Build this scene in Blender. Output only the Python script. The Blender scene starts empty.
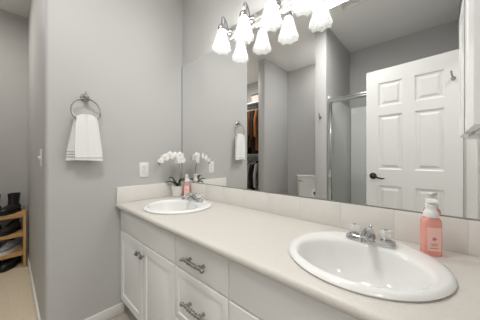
import bpy, bmesh, math, random
from mathutils import Vector, Matrix
random.seed(7)
PI = math.pi
SC = bpy.context.scene
COL = SC.collection

# ------------------------------------------------------------------ camera, world, exposure
CAM = Vector((1.7194, -1.0816, 1.1457))
YAW = math.radians(42.685)
cam_d = bpy.data.cameras.new('camera')
cam_d.sensor_width = 36.0
cam_d.lens = 36.0 * 212.72 / 480.0
cam_d.shift_y = -2.0 / 480.0
cam_d.clip_start = 0.02
cam = bpy.data.objects.new('camera', cam_d)
cam.location = CAM
cam.rotation_euler = (PI / 2, 0, YAW)
COL.objects.link(cam)
SC.camera = cam

W = bpy.data.worlds.new('world')
SC.world = W
W.use_nodes = True
W.node_tree.nodes['Background'].inputs[0].default_value = (0.9, 0.95, 1.0, 1)
W.node_tree.nodes['Background'].inputs[1].default_value = 0.4
SC.view_settings.view_transform = 'Standard'
SC.view_settings.look = 'None'
SC.view_settings.gamma = 1
SC.view_settings.use_curve_mapping = False
SC.view_settings.exposure = 0.0
SC.cycles.max_bounces = 14
SC.cycles.diffuse_bounces = 6
SC.cycles.glossy_bounces = 6
SC.cycles.transmission_bounces = 10
SC.cycles.transparent_max_bounces = 16
SC.cycles.sample_clamp_indirect = 4.0

def lamp(name, kind, loc, power, col=(1, 1, 1), size=0.1, rot=(0, 0, 0), sy=None):
    d = bpy.data.lights.new(name, kind)
    d.energy = power
    d.color = col
    if kind == 'AREA':
        d.size = size
        if sy:
            d.shape = 'RECTANGLE'; d.size_y = sy
    else:
        d.shadow_soft_size = size
    o = bpy.data.objects.new(name, d)
    o.location = loc; o.rotation_euler = rot
    COL.objects.link(o)
    return o

BULB_W = 47.0
SHADES = [(0.645, -0.10), (0.846, -0.10), (1.047, -0.10), (1.248, -0.10)]
# fill lamps added to brighten the room: hall, closet, toilet alcove, bathroom ceiling
LW = dict(hall=27, closet=11.5, alcove=5.6, flush=14.5)
lamp('hall_fill_light', 'AREA', (2.75, -1.1, 2.40), LW['hall'], (1, 0.995, 0.985), 0.9)
lamp('bathroom_fill_light', 'AREA', (0.95, -0.98, 2.675), LW['flush'], (1, 0.995, 0.985), 0.34)
lamp('alcove_fill_light', 'AREA', (0.50, -2.12, 2.745), LW['alcove'], (1, 0.995, 0.985), 0.11)
lamp('closet_fill_light', 'AREA', (-1.0, -1.70, 2.675), LW['closet'], (1, 0.96, 0.90), 0.26)

# ------------------------------------------------------------------ materials
MATS = {}
def srgb(r, g, b):
    f = lambda c: (c / 255 / 12.92) if c / 255 <= 0.04045 else ((c / 255 + 0.055) / 1.055) ** 2.4
    return (f(r), f(g), f(b), 1)

def mat(name, rgb, rough=0.5, metal=0.0, bump=0.0, bscale=200.0, var=0.0, vscale=8.0, spec=0.5, trans=0.0, ior=1.45, coat=0.0, sheen=0.0):
    m = bpy.data.materials.new(name); m.use_nodes = True
    nt = m.node_tree; p = nt.nodes['Principled BSDF']
    c = srgb(*rgb)
    p.inputs['Base Color'].default_value = c
    p.inputs['Roughness'].default_value = rough
    p.inputs['Metallic'].default_value = metal
    p.inputs['Specular IOR Level'].default_value = spec
    p.inputs['Transmission Weight'].default_value = trans
    p.inputs['IOR'].default_value = ior
    p.inputs['Coat Weight'].default_value = coat
    p.inputs['Sheen Weight'].default_value = sheen
    tc = nt.nodes.new('ShaderNodeTexCoord')
    if bump > 0:
        n = nt.nodes.new('ShaderNodeTexNoise'); n.inputs['Scale'].default_value = bscale; n.inputs['Detail'].default_value = 4
        b = nt.nodes.new('ShaderNodeBump'); b.inputs['Strength'].default_value = bump; b.inputs['Distance'].default_value = 0.002
        nt.links.new(tc.outputs['Object'], n.inputs['Vector'])
        nt.links.new(n.outputs['Fac'], b.inputs['Height']); nt.links.new(b.outputs['Normal'], p.inputs['Normal'])
    if var > 0:
        n = nt.nodes.new('ShaderNodeTexNoise'); n.inputs['Scale'].default_value = vscale; n.inputs['Detail'].default_value = 5
        r = nt.nodes.new('ShaderNodeMapRange')
        r.inputs['From Min'].default_value = 0.3; r.inputs['From Max'].default_value = 0.7
        r.inputs['To Min'].default_value = 1 - var; r.inputs['To Max'].default_value = 1 + var
        mx = nt.nodes.new('ShaderNodeVectorMath'); mx.operation = 'SCALE'
        mx.inputs[0].default_value = c[:3]
        nt.links.new(tc.outputs['Object'], n.inputs['Vector'])
        nt.links.new(n.outputs['Fac'], r.inputs['Value']); nt.links.new(r.outputs[0], mx.inputs['Scale'])
        nt.links.new(mx.outputs[0], p.inputs['Base Color'])
    MATS[name] = m
    return m

M_wall = mat('grey_wall_paint', (194, 193, 191), 0.55, bump=0.08, bscale=260, spec=0.3)
M_ceil = mat('ceiling_paint', (242, 241, 239), 0.8, bump=0.15, bscale=160, spec=0.2)
M_white = mat('white_trim_paint', (232, 231, 228), 0.35)
M_door = mat('white_door_paint', (234, 234, 232), 0.4)
M_cab = mat('white_cabinet_paint', (247, 247, 246), 0.32)
M_gap_shade = mat('painted_gap_shade', (70, 68, 64), 0.8)  # dark colour standing for shade in the wall cabinet's door gap
M_counter = mat('beige_laminate', (211, 206, 199), 0.35, var=0.05, vscale=240, bump=0.03, bscale=300)
M_splash = mat('cream_splash', (232, 229, 224), 0.28, var=0.015, vscale=30)
M_porc = mat('white_porcelain', (238, 238, 236), 0.08, coat=0.5)
M_chrome = mat('chrome', (205, 205, 205), 0.12, metal=1)
M_nickel = mat('satin_nickel', (165, 161, 155), 0.28, metal=1)
M_bar = mat('brushed_pale_nickel', (204, 203, 200), 0.25, metal=0.9)
M_bronze = mat('dark_bronze', (62, 57, 54), 0.35, metal=0.8)
M_gunmetal = mat('dark_pewter', (158, 154, 147), 0.34, metal=0.9)
M_plastic = mat('white_plastic', (236, 235, 232), 0.4)
M_slot = mat('dark_slots', (70, 68, 66), 0.6)
M_towel = mat('white_terry', (238, 237, 234), 0.95, bump=0.9, bscale=420, spec=0.1, sheen=0.3)
M_stripe = mat('grey_towel_stripe', (120, 116, 112), 0.95, bump=0.6, bscale=420, spec=0.1)
M_carpet = mat('beige_carpet', (214, 200, 176), 0.98, bump=1.0, bscale=330, var=0.16, vscale=120, spec=0.05)
M_tile = mat('beige_floor_vinyl', (178, 170, 158), 0.4, var=0.06, vscale=14)
M_grout = mat('floor_grout', (150, 143, 133), 0.8)
M_wood = mat('bamboo_wood', (214, 172, 116), 0.45, var=0.1, vscale=20)
M_black = mat('black_leather', (38, 36, 35), 0.42, bump=0.15, bscale=120)
M_black2 = mat('black_suede', (47, 44, 42), 0.85, bump=0.3, bscale=220)
M_sole = mat('black_rubber', (30, 30, 30), 0.7)
M_sgrey = mat('grey_sneaker_mesh', (150, 150, 152), 0.85, bump=0.4, bscale=260)
M_swhite = mat('white_sneaker_sole', (222, 220, 216), 0.6)
M_lace = mat('dark_laces', (24, 24, 24), 0.8)
M_lace2 = mat('white_laces', (225, 225, 225), 0.8)
M_surround = mat('white_shower_panel', (240, 240, 239), 0.22)
M_pot = mat('white_ceramic_pot', (238, 236, 231), 0.5)
M_soil = mat('bark_soil', (88, 70, 52), 0.95, bump=1, bscale=60)
M_leaf = mat('orchid_leaf', (66, 84, 52), 0.4, var=0.12, vscale=30)
M_stem = mat('orchid_stem', (140, 136, 112), 0.5)
M_petal = mat('orchid_petal', (243, 241, 240), 0.6)
M_lip = mat('orchid_lip', (236, 226, 200), 0.6)
M_pump = mat('white_pump_plastic', (240, 239, 237), 0.35)
M_paper = mat('toilet_paper', (240, 239, 236), 0.95)
M_core = mat('cardboard_core', (92, 80, 68), 0.9)
M_label = mat('pale_pink_label', (252, 206, 196), 0.5)
M_print = mat('dark_pink_print', (190, 104, 104), 0.5)
M_groutline = mat('pale_grout', (222, 217, 210), 0.8)
M_pouf = mat('dark_grey_mesh_pouf', (74, 74, 76), 0.9, bump=1, bscale=90)

def striped(name, base, bands):
    m = mat(name, base, 0.95, bump=0.9, bscale=420, spec=0.1, sheen=0.3)
    nt = m.node_tree; p = nt.nodes['Principled BSDF']
    tc = nt.nodes.new('ShaderNodeTexCoord'); sp = nt.nodes.new('ShaderNodeSeparateXYZ'); nt.links.new(tc.outputs['Object'], sp.inputs[0])
    tot = None
    for z, h in bands:
        c = nt.nodes.new('ShaderNodeMath'); c.operation = 'COMPARE'; c.inputs[1].default_value = z; c.inputs[2].default_value = h
        nt.links.new(sp.outputs['Z'], c.inputs[0])
        if tot is None: tot = c
        else:
            a = nt.nodes.new('ShaderNodeMath'); a.operation = 'MAXIMUM'; nt.links.new(tot.outputs[0], a.inputs[0]); nt.links.new(c.outputs[0], a.inputs[1]); tot = a
    mx = nt.nodes.new('ShaderNodeMix'); mx.data_type = 'RGBA'
    mx.inputs['A'].default_value = srgb(*base); mx.inputs['B'].default_value = srgb(112, 108, 104)
    nt.links.new(tot.outputs[0], mx.inputs['Factor']); nt.links.new(mx.outputs['Result'], p.inputs['Base Color'])
    return m
M_towel_front = striped('white_terry_striped_front', (242, 241, 239), [(1.146 - 1.545, .0016)])
M_towel_back = striped('white_terry_striped_back', (242, 241, 239), [(1.152 - 1.545, .0022), (1.168 - 1.545, .0020), (1.184 - 1.545, .0018)])

def glassy(name, rgb, transp, rough=0.02, gl=0.12):
    """thin clear pane: transparent + glossy, refraction free"""
    m = bpy.data.materials.new(name); m.use_nodes = True
    nt = m.node_tree
    for n in list(nt.nodes):
        if n.type != 'OUTPUT_MATERIAL': nt.nodes.remove(n)
    out = [n for n in nt.nodes if n.type == 'OUTPUT_MATERIAL'][0]
    t = nt.nodes.new('ShaderNodeBsdfTransparent'); t.inputs[0].default_value = srgb(*rgb)
    g = nt.nodes.new('ShaderNodeBsdfGlossy'); g.inputs[0].default_value = (1, 1, 1, 1); g.inputs['Roughness'].default_value = rough
    fr = nt.nodes.new('ShaderNodeFresnel'); fr.inputs[0].default_value = 1.2
    mx = nt.nodes.new('ShaderNodeMixShader')
    nt.links.new(fr.outputs[0], mx.inputs[0]); nt.links.new(t.outputs[0], mx.inputs[1]); nt.links.new(g.outputs[0], mx.inputs[2])
    nt.links.new(mx.outputs[0], out.inputs[0])
    return m
M_glass = glassy('shower_glass_clear', (251, 252, 251), 0.9)

def mirror_mat():
    m = bpy.data.materials.new('mirror_silver'); m.use_nodes = True
    p = m.node_tree.nodes['Principled BSDF']
    p.inputs['Base Color'].default_value = (0.93, 0.935, 0.93, 1)
    p.inputs['Metallic'].default_value = 1; p.inputs['Roughness'].default_value = 0.0
    return m
M_mirror = mirror_mat()

def shade_mat():
    m = bpy.data.materials.new('frosted_ribbed_glass'); m.use_nodes = True
    nt = m.node_tree
    for n in list(nt.nodes):
        if n.type != 'OUTPUT_MATERIAL': nt.nodes.remove(n)
    out = [n for n in nt.nodes if n.type == 'OUTPUT_MATERIAL'][0]
    t = nt.nodes.new('ShaderNodeBsdfTransparent'); t.inputs[0].default_value = (0.97, 0.97, 0.97, 1)
    l = nt.nodes.new('ShaderNodeBsdfTranslucent'); l.inputs[0].default_value = (0.97, 0.96, 0.95, 1)
    d = nt.nodes.new('ShaderNodeBsdfDiffuse'); d.inputs[0].default_value = (0.9, 0.9, 0.9, 1)
    g = nt.nodes.new('ShaderNodeBsdfGlossy'); g.inputs['Roughness'].default_value = 0.15
    def mix(f, a, b):
        x = nt.nodes.new('ShaderNodeMixShader'); x.inputs[0].default_value = f
        nt.links.new(a.outputs[0], x.inputs[1]); nt.links.new(b.outputs[0], x.inputs[2]); return x
    a = mix(0.5, l, d)
    em = nt.nodes.new('ShaderNodeEmission'); em.inputs[0].default_value = (1, .985, .96, 1); em.inputs[1].default_value = 0.1
    ad = nt.nodes.new('ShaderNodeAddShader'); nt.links.new(a.outputs[0], ad.inputs[0]); nt.links.new(em.outputs[0], ad.inputs[1])
    b = mix(0.93, ad, t)
    c = mix(0.03, b, g)
    nt.links.new(c.outputs[0], out.inputs[0])
    return m
M_shade = shade_mat()

def emit(name, col, s):
    m = bpy.data.materials.new(name); m.use_nodes = True
    p = m.node_tree.nodes['Principled BSDF']
    p.inputs['Base Color'].default_value = (1, 1, 1, 1)
    p.inputs['Emission Color'].default_value = (*col, 1)
    p.inputs['Emission Strength'].default_value = s
    return m
M_bulb = emit('lit_bulb', (1, 0.985, 0.965), BULB_W)
M_lens = emit('fill_lamp_lens', (1, 0.97, 0.93), 2.2)  # glowing lens shared by the added fill lamps

def acrylic(name, rgb, rough=0.03, transp=0.55):
    m = bpy.data.materials.new(name); m.use_nodes = True
    nt = m.node_tree; p = nt.nodes['Principled BSDF']
    p.inputs['Base Color'].default_value = srgb(*rgb); p.inputs['Roughness'].default_value = rough
    out = [n for n in nt.nodes if n.type == 'OUTPUT_MATERIAL'][0]
    t = nt.nodes.new('ShaderNodeBsdfTransparent'); t.inputs[0].default_value = srgb(*[min(255, c + 6) for c in rgb])
    mx = nt.nodes.new('ShaderNodeMixShader'); mx.inputs[0].default_value = transp
    nt.links.new(p.outputs[0], mx.inputs[1]); nt.links.new(t.outputs[0], mx.inputs[2]); nt.links.new(mx.outputs[0], out.inputs[0])
    return m
M_acryl = acrylic('clear_acrylic', (244, 244, 243), 0.05, 0.62)
M_soap = acrylic('pink_soap_bottle', (252, 198, 186), 0.08, 0.42)
M_soap2 = acrylic('pale_pink_soap_bottle', (240, 206, 198), 0.08, 0.4)

# ------------------------------------------------------------------ mesh helpers
def NB(): return bmesh.new()

def box(bm, lo, hi, bev=0.0, seg=2):
    r = bmesh.ops.create_cube(bm, size=1.0)
    vs = r['verts']
    for v in vs:
        v.co = Vector([lo[i] + (v.co[i] + 0.5) * (hi[i] - lo[i]) for i in range(3)])
    if bev > 0:
        es = list({e for v in vs for e in v.link_edges})
        bmesh.ops.bevel(bm, geom=es, offset=bev, segments=seg, profile=0.5, affect='EDGES', clamp_overlap=True)
    return bm

def loft(bm, rings, cap0=True, cap1=True, closed=True, loop=False):
    vr = [[bm.verts.new(p) for p in r] for r in rings]
    n = len(vr[0])
    pairs = list(zip(vr[:-1], vr[1:]))
    if loop: pairs.append((vr[-1], vr[0]))
    for a, b in pairs:
        for i in range(n if closed else n - 1):
            j = (i + 1) % n
            bm.faces.new((a[i], a[j], b[j], b[i]))
    if not loop:
        if cap0: bm.faces.new(list(reversed(vr[0])))
        if cap1: bm.faces.new(vr[-1])
    return vr

def lathe(bm, prof, c=(0, 0, 0), seg=32, sx=1.0, sy=1.0, ribs=0, amp=0.0, axis='z', cap0=True, cap1=True):
    rings = []
    for r, z in prof:
        ring = []
        for k in range(seg):
            a = 2 * PI * k / seg
            rr = r * (1 + amp * math.cos(ribs * a)) if ribs else r
            x, y = rr * math.cos(a) * sx, rr * math.sin(a) * sy
            if axis == 'z': p = (c[0] + x, c[1] + y, c[2] + z)
            elif axis == 'y': p = (c[0] + x, c[1] + z, c[2] - y)
            else: p = (c[0] + z, c[1] + x, c[2] + y)
            ring.append(p)
        rings.append(ring)
    return loft(bm, rings, cap0, cap1)

def tube(bm, pts, r, seg=10, closed=False, caps=True):
    pts = [Vector(p) for p in pts]
    n = len(pts)
    rad = r if isinstance(r, (list, tuple)) else [r] * n
    rings = []
    prev = None
    for i, p in enumerate(pts):
        if closed: t = pts[(i + 1) % n] - pts[i - 1]
        else: t = pts[min(i + 1, n - 1)] - pts[max(i - 1, 0)]
        t.normalize()
        if prev is None:
            up = Vector((0, 0, 1)) if abs(t.z) < 0.9 else Vector((1, 0, 0))
            u = t.cross(up).normalized()
        else:
            u = (prev - t * prev.dot(t)).normalized()
        prev = u
        v = t.cross(u)
        rings.append([tuple(p + (u * math.cos(2 * PI * k / seg) + v * math.sin(2 * PI * k / seg)) * rad[i]) for k in range(seg)])
    loft(bm, rings, caps, caps, loop=closed)

def bez(p0, p1, p2, p3, n=12):
    o = []
    for i in range(n + 1):
        t = i / n; s = 1 - t
        o.append(tuple(s**3 * p0[k] + 3*s*s*t*p1[k] + 3*s*t*t*p2[k] + t**3*p3[k] for k in range(3)))
    return o

def ball(bm, c, r, sx=1, sy=1, sz=1, u=16, v=10):
    res = bmesh.ops.create_uvsphere(bm, u_segments=u, v_segments=v, radius=r)
    for w in res['verts']:
        w.co = Vector((c[0] + w.co.x * sx, c[1] + w.co.y * sy, c[2] + w.co.z * sz))

def link(name, bm, m, parent=None, smooth=True, angle=40, loc=None):
    bmesh.ops.recalc_face_normals(bm, faces=bm.faces)
    me = bpy.data.meshes.new(name)
    bm.to_mesh(me); bm.free()
    me.materials.append(m)
    if smooth:
        for p in me.polygons: p.use_smooth = True
        me.set_sharp_from_angle(angle=math.radians(angle))
    o = bpy.data.objects.new(name, me)
    COL.objects.link(o)
    if parent: o.parent = parent
    if loc: o.location = loc
    return o

def tag(o, label, cat, group=None):
    o['label'] = label; o['category'] = cat
    if group: o['group'] = group
    return o

def thing(name, label, cat, loc=(0, 0, 0), rot=(0, 0, 0), group=None):
    o = bpy.data.objects.new(name, None)
    o.empty_display_size = 0.05
    COL.objects.link(o); o.location = loc; o.rotation_euler = rot
    return tag(o, label, cat, group)

def struct(name, bm, m, label, cat, parent=None, **k):
    o = link(name, bm, m, parent, **k)
    if parent is None:
        o['kind'] = 'structure'; tag(o, label, cat)
    return o

def dup(root, loc, rot=None, label=None):
    r = root.copy(); COL.objects.link(r); r.location = loc
    if rot: r.rotation_euler = rot
    if label: r['label'] = label
    for ch in list(root.children):
        c = ch.copy(); COL.objects.link(c); c.parent = r
        for g in list(ch.children):
            d = g.copy(); COL.objects.link(d); d.parent = c
    return r

def bx(lo, hi, bev=0.0, seg=2): return box(NB(), lo, hi, bev, seg)

def panel_slab(bm, O, U, V, N, us, vs, cells, t, prof, back=True):
    """slab of thickness t along N with grid lines us, vs; cells = {(i,j)} get nested rings prof=[(inset, dz)]"""
    O, U, V, N = Vector(O), Vector(U), Vector(V), Vector(N)
    P = lambda u, v, w: O + U * u + V * v + N * w
    def face(side):
        h = t if side > 0 else 0
        sgn = 1 if side > 0 else -1
        for i in range(len(us) - 1):
            for j in range(len(vs) - 1):
                u0, u1, v0, v1 = us[i], us[i+1], vs[j], vs[j+1]
                if (i, j) in cells and (side > 0 or back == 'both'):
                    last = [P(u0, v0, h), P(u1, v0, h), P(u1, v1, h), P(u0, v1, h)]
                    lv = [bm.verts.new(p) for p in last]
                    for ins, dz in prof:
                        q = [P(u0+ins, v0+ins, h+sgn*dz), P(u1-ins, v0+ins, h+sgn*dz), P(u1-ins, v1-ins, h+sgn*dz), P(u0+ins, v1-ins, h+sgn*dz)]
                        qv = [bm.verts.new(p) for p in q]
                        for k in range(4):
                            bm.faces.new((lv[k], lv[(k+1) % 4], qv[(k+1) % 4], qv[k]))
                        lv = qv
                    bm.faces.new(lv)
                else:
                    bm.faces.new([bm.verts.new(p) for p in (P(u0, v0, h), P(u1, v0, h), P(u1, v1, h), P(u0, v1, h))])
    face(1); face(-1)
    # edges of the slab
    u0, u1, v0, v1 = us[0], us[-1], vs[0], vs[-1]
    for a, b in (((u0, v0), (u1, v0)), ((u1, v0), (u1, v1)), ((u1, v1), (u0, v1)), ((u0, v1), (u0, v0))):
        bm.faces.new([bm.verts.new(p) for p in (P(*a, 0), P(*b, 0), P(*b, t), P(*a, t))])
    bmesh.ops.remove_doubles(bm, verts=bm.verts, dist=1e-5)

# ------------------------------------------------------------------ the shell
H = 2.76
XC, YF, XR, XH = -1.75, -2.47, 1.90, 3.6
YW = -0.938
FT = 0.1
# floors
struct('floor', bx((-0.06, YF - 0.1, -FT), (XH, 0.1, 0)), M_tile, 'beige vinyl floor of the bathroom beside the white vanity', 'floor')
struct('floor_closet', bx((XC - 0.1, YF - 0.1, -FT), (-0.06, YW + 0.02, 0.0)), M_carpet, 'beige carpeted closet floor under the shoe rack', 'floor')
struct('ceiling', bx((XC - 0.1, YF - 0.1, H), (XR + 0.11, 0.1, H + FT)), M_ceil, 'off white ceiling over the bathroom', 'ceiling')

struct('wall_back', bx((-0.001, 0.0, 0), (XR + 0.11, 0.1, H)), M_wall, 'grey wall behind the large vanity mirror', 'wall')
# end wall block: face x = 0 and the return face y = YW, corner rounded
bm = NB()
R = 0.022
prof = [(XC, 0.1), (0.0, 0.1)]
for k in range(7):
    a = PI / 2 * k / 6
    prof.append((-R + R * math.cos(a), YW + R - R * math.sin(a)))
prof.append((XC, YW))
loft(bm, [[(x, y, 0) for x, y in prof], [(x, y, H) for x, y in prof]])
struct('wall_left', bm, M_wall, 'grey end wall with rounded corner carrying the towel ring and outlet', 'wall', angle=20)
struct('wall_closet', bx((XC - 0.1, YF, 0), (XC, YW + 0.1, H)), M_wall, 'pale grey closet wall behind the shoe rack', 'wall')
struct('wall_front', bx((XC - 0.1, YF - 0.1, 0), (XR + 0.11, YF, H)), M_wall, 'grey far wall behind toilet and shower seen in the mirror', 'wall')
struct('wall_alcove', bx((-0.455, YF, 0), (-0.325, -1.733, H), 0.012), M_wall, 'grey wall between closet and toilet alcove seen in the mirror', 'wall')
struct('wall_partition', bx((0.610, YF, 0), (0.746, -1.515, H), 0.008), M_wall, 'grey partition between toilet alcove and shower seen in the mirror', 'wall')
# right wall with the doorway y -1.43 .. -0.70
DY0, DY1, DH = -1.443, -0.72, 2.045
bm = NB()
box(bm, (XR, DY1, 0), (XR + 0.11, 0.0, H)); box(bm, (XR, YF, 0), (XR + 0.11, DY0, H)); box(bm, (XR, DY0, DH), (XR + 0.11, DY1, H))
struct('wall_right', bm, M_wall, 'grey wall at the right end with the doorway', 'wall')
# hall beyond the doorway
struct('wall_hall', bx((XH, -2.3, 0), (XH + 0.1, 0.1, 2.5)), M_wall, 'grey hall wall beyond the doorway', 'wall')
struct('wall_hall_side', bx((XR + 0.11, 0.0, 0), (XH, 0.1, 2.5)), M_wall, 'grey side wall of the hall', 'wall')
struct('wall_hall_end', bx((XR + 0.11, -2.4, 0), (XH, -2.3, 2.5)), M_wall, 'grey end wall of the hall', 'wall')
struct('ceiling_hall', bx((XR + 0.11, -2.4, 2.5), (XH + 0.1, 0.1, 2.6)), M_ceil, 'white ceiling of the hall', 'ceiling')

# baseboards
def baseboard(name, lo, hi, label):
    struct(name, bx(lo, hi, 0.005), M_white, label, 'baseboard')
baseboard('baseboard_left', (0.0, YW + 0.003, 0), (0.013, -0.50, 0.075), 'white baseboard under the towel ring wall beside the vanity')
baseboard('baseboard_closet', (XC, YW - 0.013, 0), (-0.002, YW, 0.075), 'white baseboard along the closet passage by the carpet')
baseboard('baseboard_shoe', (XC, YF, 0), (XC + 0.013, YW - 0.014, 0.075), 'white baseboard behind the shoe rack')
baseboard('baseboard_alcove', (-0.325, YF, 0), (-0.312, -1.735, 0.075), 'white baseboard beside the toilet')
# door casing
bm = NB()
box(bm, (XR - 0.016, DY1, 0), (XR, DY1 + 0.06, DH + 0.06), 0.004)
box(bm, (XR - 0.016, DY0 - 0.06, 0), (XR, DY0, DH + 0.06), 0.004)
box(bm, (XR - 0.016, DY0, DH), (XR, DY1, DH + 0.06), 0.004)
box(bm, (XR - 0.001, DY0 - .001, 0), (XR + .111, DY0 + .012, DH)); box(bm, (XR - 0.001, DY1 - .012, 0), (XR + .111, DY1 + .001, DH)); box(bm, (XR - 0.001, DY0, DH - .012), (XR + .111, DY1, DH + .001))
struct('trim_1', bm, M_white, 'white casing around the doorway', 'trim')

# ------------------------------------------------------------------ the open six-panel door (stands parallel to the mirror)
DX0, DX1, DT, DHT = 1.178, 1.872, 0.035, 2.025
DA = math.atan2(-0.06, 0.0 + 0.695)   # free edge a little nearer the shower
bm = NB()
Wd = 0.70
us = [0, 0.108, 0.108 + 0.197, Wd - 0.108 - 0.197, Wd - 0.108, Wd]
vs = [0, 0.22, 0.865, 1.025, 1.565, 1.655, 1.89, DHT]
cells = {(i, j) for i in (1, 3) for j in (1, 3, 5)}
panel_slab(bm, (-Wd, -DT / 2, 0), (1, 0, 0), (0, 0, 1), (0, 1, 0), us, vs, cells, DT,
           [(0.010, -0.010), (0.026, -0.010), (0.044, -0.002)], back='both')
door = struct('door_1', bm, M_door, 'open white six-panel door with dark lever seen in the mirror', 'door', smooth=False)
door.location = (1.8805, -1.425, 0.008)
door.rotation_euler = (0, 0, math.radians(5.0))
# lever handle, both faces
bm = NB()
for s in (1, -1):
    y0 = s * DT / 2
    lathe(bm, [(0.032, 0), (0.033, 0.004 * s), (0.026, 0.010 * s), (0.012, 0.014 * s), (0.010, 0.045 * s)], (-Wd + 0.062, y0, 0.955), 24, axis='y')
    y1 = y0 + s * 0.045
    pts = bez((-Wd + 0.062, y1, 0.955), (-Wd + 0.095, y1 + s * .004, 0.962), (-Wd + 0.115, y1, 0.925), (-Wd + 0.172, y1 - s * .003, 0.938), 14)
    tube(bm, pts, [0.011] * 3 + [0.009] * 5 + [0.008] * 5 + [0.006, 0.004], 10)
o = link('lever_handle', bm, M_bronze, door); o['label'] = 'dark bronze curved lever handle'
bm = NB(); box(bm, (-Wd - 0.0015, -0.012, 0.92), (-Wd + 0.001, 0.012, 0.99))
box(bm, (-Wd - 0.009, -0.006, 0.945), (-Wd, 0.006, 0.965), 0.002)
o = link('latch', bm, M_nickel, door)
for hz in (0.22, 1.0, 1.80):
    bm = NB(); tube(bm, [(-0.007, -0.022, hz), (-0.007, -0.022, hz + 0.09)], 0.005, 10)
    link('hinge', bm, M_nickel, door)
bm = NB()
lathe(bm, [(0.016, 0), (0.016, 0.004), (0.008, 0.006)], (-0.055, DT / 2, 1.795), 16, axis='y')
tube(bm, bez((-0.055, DT/2 + .004, 1.795), (-0.055, DT/2 + .04, 1.79), (-0.06, DT/2 + .055, 1.80), (-0.065, DT/2 + .058, 1.835)), 0.006, 8)
tube(bm, bez((-0.055, DT/2 + .004, 1.79), (-0.055, DT/2 + .02, 1.775), (-0.058, DT/2 + .035, 1.76), (-0.06, DT/2 + .038, 1.78)), 0.005, 8)
ball(bm, (-0.065, DT/2 + .058, 1.838), 0.008)
o = link('robe_hook', bm, M_nickel, door); o['label'] = 'small nickel double hook'

# ------------------------------------------------------------------ shower stall
sh = thing('shower_stall', 'white shower stall with chrome framed glass behind the open door', 'shower', (0.746, -1.53, 0))
SX1 = XR - 0.746
bm = NB()
e = 0.003
box(bm, (e, -0.935, 0.08), (0.02, -0.03, 1.90), 0.004)
link('side_panel', bm, M_surround, sh)
bm = NB(); box(bm, (0.021, -0.937, 0.08), (SX1 - 0.021, -0.918, 1.90), 0.004)
link('back_panel', bm, M_surround, sh)
bm = NB(); box(bm, (SX1 - 0.02, -0.935, 0.08), (SX1 - e, -0.03, 1.90), 0.004)
link('side_panel', bm, M_surround, sh)
bm = NB(); box(bm, (e, -0.937, 0.0), (SX1 - e, -0.005, 0.07), 0.01); box(bm, (e, -0.075, 0.0), (SX1 - e, -0.005, 0.11), 0.012)
link('shower_pan', bm, M_surround, sh)
bm = NB(); box(bm, (0.0205, -0.917, 0.07), (SX1 - 0.0205, -0.62, 0.46), 0.02)
link('bench', bm, M_surround, sh)
bm = NB(); box(bm, (e, -0.055, 0.11), (0.048, -0.012, 1.86), 0.004)
link('jamb', bm, M_chrome, sh)
bm = NB(); box(bm, (SX1 - 0.048, -0.055, 0.11), (SX1 - e, -0.012, 1.86), 0.004)
link('jamb', bm, M_chrome, sh)
bm = NB(); box(bm, (e, -0.06, 1.81), (SX1 - e, -0.008, 1.865), 0.012)
link('header', bm, M_chrome, sh)
bm = NB(); box(bm, (e, -0.058, 0.11), (SX1 - e, -0.012, 0.135), 0.004)
link('threshold', bm, M_chrome, sh)
bm = NB(); box(bm, (0.048, -0.030, 0.135), (SX1 * 0.52, -0.025, 1.81))
link('glass_panel', bm, M_glass, sh)
bm = NB(); box(bm, (SX1 * 0.47, -0.047, 0.135), (SX1 - 0.048, -0.042, 1.81))
link('glass_panel', bm, M_glass, sh)
pf = link('bath_pouf', lathe(NB(), [(0.02, 0), (0.06, 0.012), (0.068, 0.04), (0.056, 0.075), (0.02, 0.095)], seg=20, ribs=7, amp=.06) and None or NB(), M_pouf) if False else None
bm = NB(); lathe(bm, [(0.02, 0), (0.06, 0.012), (0.068, 0.04), (0.056, 0.075), (0.02, 0.095)], seg=28, ribs=7, amp=.06)
o = link('bath_pouf', bm, M_pouf, loc=(1.14, -2.27, 0.461))
tag(o, 'dark grey rounded bath pouf on the shower bench beside the white door', 'bath pouf')

# hook on the partition end
bm = NB()
lathe(bm, [(0.016, 0), (0.016, 0.005), (0.007, 0.007)], (0, 0, 0), 16, axis='y')
tube(bm, bez((0, .004, 0), (0, .03, 0), (0, .045, 0), (0, .05, 0.035)), 0.006, 8)
tube(bm, bez((0, .004, -0.006), (0, .02, -0.02), (0, .035, -.035), (0, .042, -0.012)), 0.006, 8)
ball(bm, (0, .05, .037), 0.009); ball(bm, (0, .042, -.01), 0.008)
o = link('robe_hook', bm, M_nickel, loc=(0.678, -1.5148, 1.645))
tag(o, 'small nickel robe hook on the grey partition left of the shower frame', 'hook')

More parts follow.
